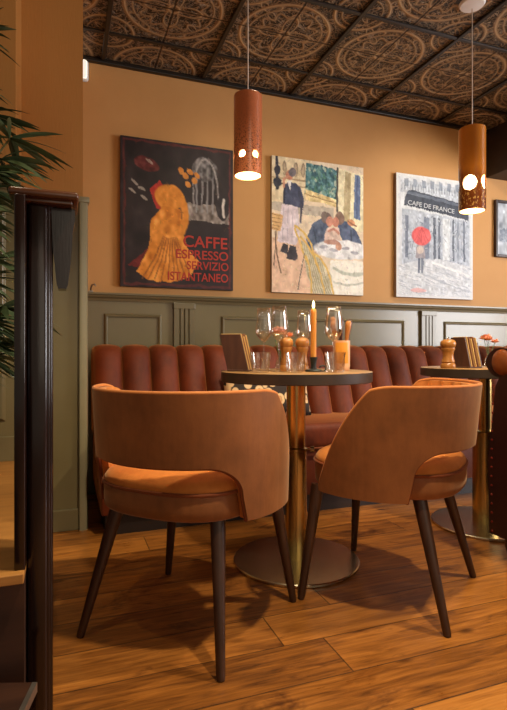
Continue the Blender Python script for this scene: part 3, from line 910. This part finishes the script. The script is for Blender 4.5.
# ------------------------------------------------------------------ chairs
def chair_r(phi, h):
    """outer radius of the tub at angle from the back and at height h"""
    a = abs(phi)
    t_ = (h-.39)/.355
    side = math.sin(min(a, PI/2))**2
    r = .262 + .036*t_*(1-.75*side) + .034*side
    if a > PI/2: r += .012*math.sin((a-PI/2)*2)
    return r
def hb(phi):
    a = abs(phi)*180/PI
    if a <= 40: return .530
    if a <= 61: t_ = (a-40)/21; return .530 - .085*(1-math.sqrt(max(0, 1-t_*t_)))
    if a <= 64: return .445 - .067*((a-61)/3)
    return .378
def ht(phi):
    a = abs(phi)*180/PI
    if a < 72: return .727
    if a < 86: return .727 - .012*((a-72)/14)**2
    t_ = min(1, (a-86)/38)
    return .715 - .325*(.62*t_ + .38*t_**2.2)
def phis():
    out = []
    a = -123.5
    while a <= 123.5:
        out.append(a)
        aa = abs(a+.01)
        a += 1.0 if 38 < aa < 68 or aa > 88 and aa < 100 else 2.5
    L_ = sorted(set([round(x, 3) for x in out] + [-round(x, 3) for x in out]))
    return [R(x) for x in L_]
def shell(off_out, off_in, inset=0, ribs=False):
    nv = 12; P = []
    for ph in phis():
        b, tp = hb(ph)+inset, max(ht(ph)-inset, hb(ph)+inset+.002)
        ring = []
        zs = [b+(tp-b)*j/nv for j in range(nv+1)]
        for z in zs:
            r = chair_r(ph, z)+off_out
            ring.append(Vector((r*math.sin(ph), -r*math.cos(ph), z)))
        # rounded top then inside
        for z in reversed(zs):
            r = chair_r(ph, z)+off_in
            if ribs: r -= .008*abs(math.sin(ph*14))*min(1, (z-b)/.04)*min(1, (tp-z)/.01)
            ring.append(Vector((r*math.sin(ph), -r*math.cos(ph), z)))
        P.append(ring)
    bm = NB(); V = grid_surface(bm, P, closed_v=True)
    for e in (V[0], V[-1]): bm.faces.new(e)
    return bm
def chair_proto(label, name='dining_chair'):
    t = thing(name, label, 'chair', (0,0,0))
    link('backrest', shell(0, -.016), M['chair_shell'], t, True, 50)
    link('backrest_lining', shell(-.0165, -.036, .002, True), M['chair_lining'], t, True, 60)
    # rim piping
    bm = NB()
    pts = []
    for ph in phis():
        z = ht(ph)+.002; r = chair_r(ph, z)-.006
        pts.append((r*math.sin(ph), -r*math.cos(ph), z))
    tube(bm, pts, .0062, 8); link('rim_piping', bm, M['chair_piping_light'], t, True)
    bm = NB()
    pts = []
    for ph in phis():
        if abs(ph) > R(64.6): continue
        z = hb(ph)-.001; r = chair_r(ph, z)-.010
        pts.append((r*math.sin(ph), -r*math.cos(ph), z))
    tube(bm, pts, .005, 8); link('opening_piping', bm, M['piping'], t, True)
    # seat: rounded square drum
    def plan(th, s):
        c, sn = math.cos(th), math.sin(th)
        k = (abs(c)**2.7+abs(sn)**2.7)**(-1/2.7)
        return Vector((.247*k*c*s, (.247 if sn < 0 else .262)*k*sn*s, 0))
    n = 64
    def drum(prof_):
        bm = NB(); P = []
        for s, z in prof_:
            P.append([plan(2*PI*i/n, s)+Vector((0, 0, z)) for i in range(n)])
        V = grid_surface(bm, P, closed_v=True)
        bm.faces.new(V[0]); bm.faces.new(V[-1])
        return bm
    link('seat', drum([(.90, .379), (.955, .381), (.98, .389), (.985, .41), (.985, .440), (.97, .452)]), M['chair_shell'], t, True, 60)
    link('seat_cushion', drum([(.96, .453), (.978, .460), (.975, .468), (.95, .478), (.88, .488), (.75, .496), (.5, .503), (.25, .506), (.05, .507)]), M['chair_seat'], t, True, 70)
    bm = NB(); tube(bm, [plan(2*PI*i/n, .985)+Vector((0, 0, .455)) for i in range(n)], .0055, 8, closed=True)
    link('seat_piping', bm, M['piping'], t, True)
    for sx in (-1, 1):
        for sy in (-1, 1):
            bm = NB()
            top = Vector((sx*(.172 if sy < 0 else .196), -.138 if sy < 0 else .198, .382)); bot = Vector((sx*(.236 if sy < 0 else .252), sy*.236, 0))
            tube(bm, [bot, bot.lerp(top, .02), bot.lerp(top, .5), bot.lerp(top, .92), top], [.0105, .012, .0165, .0215, .022], 16)
            link('leg', bm, M['leg_wood'], t, True, 50)
    return t
c1 = chair_proto('tan velvet tub chair nearest the camera, left of the front table')
c1.location = (.380, 1.607, 0); c1.rotation_euler = (0, 0, R(-45.5))
def dup(root, locn, rz, label):
    r = root.copy(); C.objects.link(r); r.location = locn; r.rotation_euler = (0, 0, rz); r['label'] = label
    for ch in list(root.children):
        c = ch.copy(); C.objects.link(c); c.parent = r
    return r
c2 = dup(c1, (1.100, 1.572, 0), R(38.5), 'tan velvet tub chair to the right, showing an opening under its curved back')

# ------------------------------------------------------------------ tables
def table(label, x, y, up, low):
    t = thing('pedestal_table', label, 'table', (x, y, 0))
    bm = NB(); lathe(bm, [(0, .7195), (.296, .7195), (.30, .722), (.30, .7585), (.297, .7605), (0, .7605)], 96)
    for f in bm.faces:
        if all(v.co.z > .757 for v in f.verts): f.material_index = 1
    link('tabletop', bm, [M['table_edge'], M['table_top']], t, True, 35)
    bm = NB(); lathe(bm, [(0, .0), (.247, 0), (.25, .003), (.25, .010), (.246, .013), (low+.01, .0165), (0, .0165)], 96)
    link('base_plate', bm, M['brass_disc'], t, True, 35)
    bm = NB(); lathe(bm, [(low, .0165), (low, .44), (low+.0025, .442), (low+.0025, .452), (low-.004, .456), (up, .457)], 48)
    link('lower_column', bm, M['brass'], t, True, 35)
    bm = NB(); lathe(bm, [(up, .45), (up, .705), (up+.02, .71), (up+.02, .719), (0, .719)], 48)
    link('upper_column', bm, M['brass'], t, True, 35)
    bm = NB(); tube(bm, [(low-.002, 0, .446), (low+.012, 0, .446), (low+.014, 0, .446), (low+.028, 0, .446), (low+.031, 0, .446)], [.004, .004, .011, .012, .009], 16)
    k = link('clamp_knob', bm, M['brass_disc'], t, True, 40); k.rotation_euler = (0, 0, R(-18))
    return t
table('round dark edged pedestal table on a brass column between the tub chairs', .877, 1.900, .038, .043)
table('round pedestal table on a thick brass column behind the right chair', 1.925, 1.985, .030, .058)

TZ = .7606
def stand_at(name, label, cat, x, y, rz=0, group=None): return thing(name, label, cat, (x, y, TZ), rz, group)
# tumblers
def tumbler(label, x, y, rz):
    t = stand_at('water_tumbler', label, 'glass', x, y, rz)
    bm = NB(); n = 40; P = []
    prof_ = [(.024, .0), (.030, .002), (.031, .01), (.0325, .035), (.035, .05), (.0385, .074), (.0388, .075), (.0372, .075), (.0335, .05), (.030, .034), (.0275, .012), (.022, .010)]
    for j, (r, z) in enumerate(prof_):
        row = []
        for i in range(n):
            a = 2*PI*i/n
            f = .0026*math.cos(a*10) if 1 <= j <= 3 else 0
            row.append(Vector(((r+f)*math.cos(a), (r+f)*math.sin(a), z)))
        P.append(row)
    V = grid_surface(bm, P, closed_v=True); bm.faces.new(V[0]); bm.faces.new(V[-1])
    link('tumbler_body', bm, M['glass'], t, True, 50)
    return t
tumbler('cut glass water tumbler beside the menu stand', .684, 1.794, 0)
tumbler('cut glass water tumbler in front of the wooden mills', .806, 1.752, .3)
tumbler('cut glass water tumbler in front of the cutlery cup', .933, 1.682, .6)
def wine_glass(label, x, y):
    t = stand_at('wine_glass', label, 'glass', x, y)
    bm = NB()
    lathe(bm, [(0, .0005), (.034, .0005), (.0345, .0015), (.034, .0025), (.012, .005), (.004, .009)], 32); link('foot', bm, M['glass'], t, True, 50)
    bm = NB(); lathe(bm, [(.004, .009), (.0032, .03), (.003, .10), (.0045, .115)], 16); link('stem', bm, M['glass'], t, True)
    bm = NB(); lathe(bm, [(0, .115), (.006, .117), (.018, .127), (.030, .144), (.0345, .156), (.0345, .168), (.0320, .195), (.0285, .225), (.0262, .252), (.0250, .252), (.0272, .225), (.0308, .195), (.0332, .168), (.0332, .157), (.0288, .145), (.017, .129), (.005, .120), (0, .119)], 40)
    link('bowl', bm, M['glass'], t, True)
    return t
wine_glass('leftmost tall wine glass, behind the first tumbler', .761, 1.957)
wine_glass('tall wine glass in front of the peach flower', .781, 1.846)
wine_glass('tall wine glass behind the orange candle', .957, 1.993)
wine_glass('tall wine glass in front of the cutlery cup', .977, 1.772)
# mills
def mill(label, x, y, s=1.0, h=1.0):
    t = stand_at('pepper_mill', label, 'mill', x, y)
    k = s; 
    bm = NB(); lathe(bm, [(0, 0), (.026*k, 0), (.027*k, .004), (.026*k, .018*h), (.022*k, .024*h), (.024*k, .030*h), (.020*k, .045*h), (.0185*k, .06*h), (.021*k, .078*h), (.025*k, .088*h), (.0245*k, .094*h), (0, .094*h)], 32)
    link('mill_body', bm, M['mill_wood'], t, True, 40)
    bm = NB(); lathe(bm, [(0, .0945*h), (.022*k, .0945*h), (.027*k, .104*h), (.0285*k, .113*h), (.026*k, .124*h), (.017*k, .132*h), (0, .134*h)], 32)
    link('mill_head', bm, M['mill_wood'], t, True, 40)
    bm = NB(); lathe(bm, [(0, .134*h), (.004, .134*h), (.0055, .139*h), (.004, .144*h), (0, .145*h)], 16)
    link('finial', bm, M['steel'], t, True)
mill('round headed wooden mill, the left one beside the tall candle', .839, 1.912)
mill('round headed wooden mill, the right one beside the tall candle', .899, 1.888)
mill('straight turned wooden pepper mill on the far table', 1.668, 1.945, 1.25, 1.0)
# candle and holder
t = stand_at('candle_holder', 'low dark iron candle holder under the orange taper', 'candle holder', .904, 1.799)
bm = NB(); lathe(bm, [(0, 0), (.032, 0), (.033, .004), (.030, .008), (.012, .012), (.010, .02), (.013, .045), (.015, .052), (.015, .056), (.0118, .056), (.0118, .034), (0, .034)], 32)
link('holder_body', bm, M['iron'], t, True, 40)
bm = NB(); pts = [(.030+.013*math.cos(a), .013*math.sin(a)*.0, .012+.011*math.sin(a)) for a in np.linspace(-PI*.9, PI*.9, 14)]
tube(bm, [(p[0]+.006, 0, p[2]) for p in pts], .003, 8); o = link('finger_ring', bm, M['iron'], t, True); o.rotation_euler = (0,0,R(-15))
t = thing('taper_candle', 'lit orange taper candle standing in the iron holder', 'candle', (.904, 1.799, TZ+.0345))
bm = NB(); lathe(bm, [(0, 0), (.0115, 0), (.0112, .19), (.0108, .203), (.006, .207), (0, .205)], 24); link('wax', bm, M['candle_wax'], t, True, 50)
bm = NB(); tube(bm, [(0, 0, .203), (.0005, 0, .212)], .0012, 6); link('wick', bm, M['iron'], t)
bm = NB(); lathe(bm, [(0, .209), (.0035, .213), (.0048, .219), (.0038, .227), (.0016, .235), (0, .240)], 16); link('flame', bm, M['flame'], t, True)
li = bpy.data.lights.new('candle_glow', 'POINT'); li.energy = .35; li.color = (1,.6,.25); li.shadow_soft_size = .01
lo = bpy.data.objects.new('candle_glow', li); C.objects.link(lo); lo.location = (.904, 1.799, TZ+.30)

# cutlery cup with cutlery
CX, CY = 1.066, 1.868
t = stand_at('cutlery_cup', 'pale copper cutlery cup at the right of the front table', 'cup', CX, CY)
bm = NB(); lathe(bm, [(0, 0), (.029, 0), (.032, .004), (.034, .02), (.0345, .122), (.0325, .122), (.031, .02), (.027, .006), (0, .006)], 40)
link('cup_body', bm, M['copper_cup'], t, True, 50)
bm = NB(); 
lathe(bm, [(.0352, .03), (.0356, .032), (.0358, .112), (.0354, .114)], 40)
for v in [v for v in bm.verts if math.atan2(v.co.y, v.co.x) > -1.2 or math.atan2(v.co.y, v.co.x) < -2.9]: bm.verts.remove(v)
link('amber_sleeve', bm, M['orange_cup'], t, True)
cut = [(-.020, .002, 0, 'cutlery_handle', 'pale wooden handled knife at the left of the cutlery cup', 'knife'),
       (-.008, -.014, .02, 'cutlery_dark', 'dark handled fork leaning left in the cutlery cup', 'fork'),
       (.002, .012, -.02, 'cutlery_dark', 'dark handled fork in the middle of the cutlery cup', 'fork'),
       (.013, -.010, .03, 'cutlery_handle', 'pale wooden handled spoon standing in the cutlery cup', 'spoon'),
       (.022, .006, .015, 'cutlery_dark', 'dark handled knife at the right of the cutlery cup', 'knife'),
       (-.012, .020, .0, 'cutlery_handle', 'pale wooden handled fork at the back of the cutlery cup', 'fork')]
for i, (dx, dy, bnd, mt, lb, kd) in enumerate(cut):
    t = thing('table_'+kd, lb, kd, (CX+dx*.45, CY+dy*.45, TZ+.008), .4*i)
    sc = .90+.045*(i % 3)
    M4 = Matrix.Translation((0,0,0))
    tilt = Vector((dx, dy, 0))
    bm = NB(); box(bm, -.0035, .0035, -.001, .001, 0, .105*sc, bev=.0006, seg=1); b1 = link('shank', bm, M['steel'], t)
    bm = NB()
    P = []
    for s, w in ((0, .004), (.1, .0055), (.45, .0075), (.8, .0105), (.93, .0100), (1, .005)):
        P.append([Vector((w*1.25*math.cos(a), w*1.0*math.sin(a), (.104+.112*s)*sc)) for a in np.linspace(0, 2*PI, 12, endpoint=False)])
    V = grid_surface(bm, P, closed_v=True); bm.faces.new(V[0]); bm.faces.new(V[-1])
    b2 = link('handle', bm, M[mt], t, True, 60)
    t.rotation_euler = (-dy*5.0, dx*7.5, 0)

# flowers
def flower(label, x, y, s=1.35, hgt=.150):
    random.seed(int(x*100))
    t = stand_at('flower_vase', label, 'flowers', x, y)
    bm = NB(); lathe(bm, [(0, 0), (.018, 0), (.022, .01), (.021, .03), (.011, .05), (.010, .062), (.012, .066), (.0105, .066), (.0085, .06), (.0095, .05), (.018, .03), (.018, .012), (0, .008)], 28)
    link('vase', bm, M['glass'], t, True)
    for i, (fx, fy, fz) in enumerate(((0, 0, hgt), (.022, -.012, hgt-.012), (-.022, .004, hgt+.006), (.006, .018, hgt+.014))):
        bm = NB(); tube(bm, [(0, 0, .012), (fx*.3, fy*.3, .06), (fx*s, fy*s, fz)], .0014, 6); st = link('stem', bm, M['leaf_small'], t, True)
        bm = NB()
        for k in range(16):
            a = k*2.4; el = .2+.9*(k/16)
            d = Vector((math.cos(a)*math.cos(el), math.sin(a)*math.cos(el), math.sin(el)))
            leaf(bm, (fx*s, fy*s, fz), d, .022*s, .0065*s, .1, 5)
        link('blossom', bm, M['petal'], st, True)
        bm = NB(); lathe(bm, [(0, -.002), (.006, 0), (.006, .005), (0, .008)], 12, (fx*s, fy*s, fz)); link('flower_centre', bm, M['petal_core'], st, True)
flower('peach flowers in a little glass vase among the wine glasses', .858, 2.012)
flower('peach flowers in a little glass vase on the far table', 2.045, 2.085, 1.2, .135)

# menu stands
def menu_stand(label, x, y, rz, s=1.0):
    t = stand_at('menu_stand', label, 'menu stand', x, y, rz)
    k = math.tan(R(13))
    def slab(x0, x1, y0, y1, h, z0=.006):
        bm = NB(); box(bm, x0*s, x1*s, y0*s, y1*s, z0*s, h*s, bev=.0012, seg=1)
        for v in bm.verts: v.co.x -= v.co.z*k
        return bm
    bm = NB(); box(bm, -.044*s, .044*s, -.034*s, .048*s, 0, .007*s, bev=.002, seg=1); link('foot_board', bm, M['menu_board'], t)
    link('front_board', slab(-.042, .042, -.030, -.024, .145), M['menu_board'], t)
    for i in range(5):
        link('menu_card', slab(-.040+.003*i, .044+.002*i, -.020+.012*i, -.0155+.012*i, .147-.005*(i % 3)), M['card'] if i % 2 == 0 else M['brown_card'], t)
    link('back_board', slab(-.030, .046, .040, .046, .12), M['menu_board'], t)
menu_stand('wooden menu stand leaning left at the edge of the front table', .655, 1.945, R(-32))
menu_stand('wooden menu stand with cards on the far table', 1.800, 1.965, R(-84), 1.0)

# ------------------------------------------------------------------ leather armchair at the right edge
t = thing('leather_armchair', 'studded brown leather armchair with rolled arms at the right edge', 'armchair', (1.640, 1.600, 0))
def arm(yc, nm='arm'):
    # faces -x ; yc is the arm centre
    bm = NB()
    P = []
    for i in range(21):
        a = -PI*.35 + i/20*PI*1.7
    roll = [(yc+.090*math.cos(a), .795+.058*math.sin(a)) for a in np.linspace(-.45*PI, 1.30*PI, 22)]
    body = [(yc-.065, .72), (yc-.075, .40), (yc-.070, .09), (yc+.070, .09), (yc+.075, .40), (yc+.035, .70)]
    outline = body[3:] + roll + body[:3]
    P = []
    for xx, k, q in ((0, .93, 1), (.012, 1.0, 1), (.035, 1.0, 1.0), (.05, .93, .93), (.062, .93, 1.15), (.085, .9, 1.38), (.13, .8, 1.45), (.17, .7, 1.4), (.70, .7, 1.4)):
        P.append([Vector((xx, yc+(y-yc)*(k if z < .71 else k*min(q, 1.0)), .45+(z-.45)*(.985 if k < 1 else 1) if z < .76 else .76+(z-.76)*q)) for y, z in outline])
    V = grid_surface(bm, P, closed_v=True); bm.faces.new(V[0]); bm.faces.new(V[-1])
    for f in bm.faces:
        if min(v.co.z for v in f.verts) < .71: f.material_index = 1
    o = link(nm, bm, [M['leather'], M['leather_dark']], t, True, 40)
    bm = NB(); lathe(bm, [(0, .014), (.02, .012), (.042, .006), (.054, -.006), (.056, -.02), (0, -.02)], 32, mat=Matrix.Translation((-.004, yc, .795)) @ Matrix.Rotation(R(-90), 4, 'Y'))
    link('scroll_face', bm, M['leather'], t, True, 60)
    for k in range(17):
        z = .70-k*.037
        for sg in (1,):
            bm = NB(); yy = yc+sg*(.046+.006*math.sin(z*5))
            lathe(bm, [(0, .004), (.004, .003), (.0055, 0), (0, 0)], 10, mat=Matrix.Translation((.0, yy, z)) @ Matrix.Rotation(R(-90), 4, 'Y'))
            link('stud', bm, M['stud'], o, True)
arm(.005); arm(-.66)
bm = NB(); box(bm, .08, .66, -.60, -.06, .30, .44, bev=.04, seg=4); link('seat_cushion', bm, M['leather'], t, True, 60)
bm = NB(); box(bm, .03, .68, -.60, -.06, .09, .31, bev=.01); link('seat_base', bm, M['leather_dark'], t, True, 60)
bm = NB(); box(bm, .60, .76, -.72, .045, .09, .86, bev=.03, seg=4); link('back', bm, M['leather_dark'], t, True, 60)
bm = NB(); tube(bm, [(.67, -.74, .84), (.67, .055, .84)], .062, 24); link('back_roll', bm, M['leather'], t, True, 50)
for x_, y_ in ((.05, 0), (.05, -.66), (.68, 0), (.68, -.66)):
    bm = NB(); lathe(bm, [(0, 0), (.015, 0), (.02, .03), (.028, .06), (.026, .09), (0, .09)], 16, (x_, y_, 0)); link('leg', bm, M['leg_wood'], t, True, 40)

groups = {'dining_chair': 'tan tub chairs at the front table', 'pedestal_table': 'round pedestal tables', 'pendant_lamp': 'ceramic cylinder pendants',
          'wine_glass': 'tall wine glasses on the front table', 'water_tumbler': 'cut glass tumblers on the front table', 'canvas_print': 'unframed canvases on the back wall',
          'menu_stand': 'wooden menu stands', 'pepper_mill': 'wooden mills', 'flower_vase': 'small flower vases',
          'table_knife': 'cutlery in the cup', 'table_fork': 'cutlery in the cup', 'table_spoon': 'cutlery in the cup'}
for o in list(C.objects):
    k = o.name.split('.')[0]
    if o.parent is None and k in groups: o['group'] = groups[k]

# ------------------------------------------------------------------ lights
def spot(x, y, z, tx, ty, tz, e, size=75, blend=.6, col=(1,.74,.46), r=.05):
    li = bpy.data.lights.new('ceiling_spot', 'SPOT'); li.energy = e; li.color = col
    li.spot_size = R(size); li.spot_blend = blend; li.shadow_soft_size = r
    o = bpy.data.objects.new('ceiling_spot', li); C.objects.link(o); o.location = (x, y, z)
    o.rotation_euler = (Vector((tx, ty, tz))-Vector((x, y, z))).to_track_quat('-Z', 'Y').to_euler()
def area(x, y, z, tx, ty, tz, e, sx, sy, col):
    li = bpy.data.lights.new('window_and_fill', 'AREA'); li.energy = e; li.color = col; li.shape = 'RECTANGLE'; li.size = sx; li.size_y = sy  # shared by the right window and an added rear fill
    o = bpy.data.objects.new('window_and_fill', li); C.objects.link(o); o.location = (x, y, z)
    o.rotation_euler = (Vector((tx, ty, tz))-Vector((x, y, z))).to_track_quat('-Z', 'Y').to_euler()
WARM = (1,.85,.60)
spot(.70, .75, 2.50, .75, 1.35, 0, 130, 95, .5, WARM)
spot(1.75, 1.05, 2.50, 1.55, 1.5, 0, 130, 90, .5, WARM)
spot(-.35, 1.15, 2.50, .1, 1.7, 0, 16, 80, .6, WARM)
spot(1.0, 2.2, 2.50, 1.2, 2.9, .9, 18, 120, .8, WARM)
spot(2.6, 2.1, 2.50, 2.6, 2.9, 1.2, 34, 120, .8, WARM)
# daylight from the street window off to the right
area(5.6, .2, 1.45, 2.0, 3.0, 1.2, 200, 2.2, 1.7, (.97,.97,1))
area(1.5, -2.6, 1.7, 1.2, 2.0, .9, 13, 3.0, 1.6, (1,.86,.66))  # added soft fill from behind the camera, not a window

w = bpy.data.worlds.new('World'); bpy.context.scene.world = w; w.use_nodes = True
bg = w.node_tree.nodes['Background']; bg.inputs[0].default_value = (.95,.80,.60,1); bg.inputs[1].default_value = .29

# ------------------------------------------------------------------ camera
cam = bpy.data.cameras.new('Camera'); co = bpy.data.objects.new('Camera', cam); C.objects.link(co)
co.location = (0, 0, .84); co.rotation_euler = (R(90), 0, R(-20.1))
cam.sensor_fit = 'HORIZONTAL'; cam.sensor_width = 36; cam.lens = 520/507*36
cam.shift_y = -4/507; cam.clip_start = .02
bpy.context.scene.camera = co
vs = bpy.context.scene.view_settings
vs.view_transform = 'Standard'; vs.look = 'None'; vs.exposure = .12
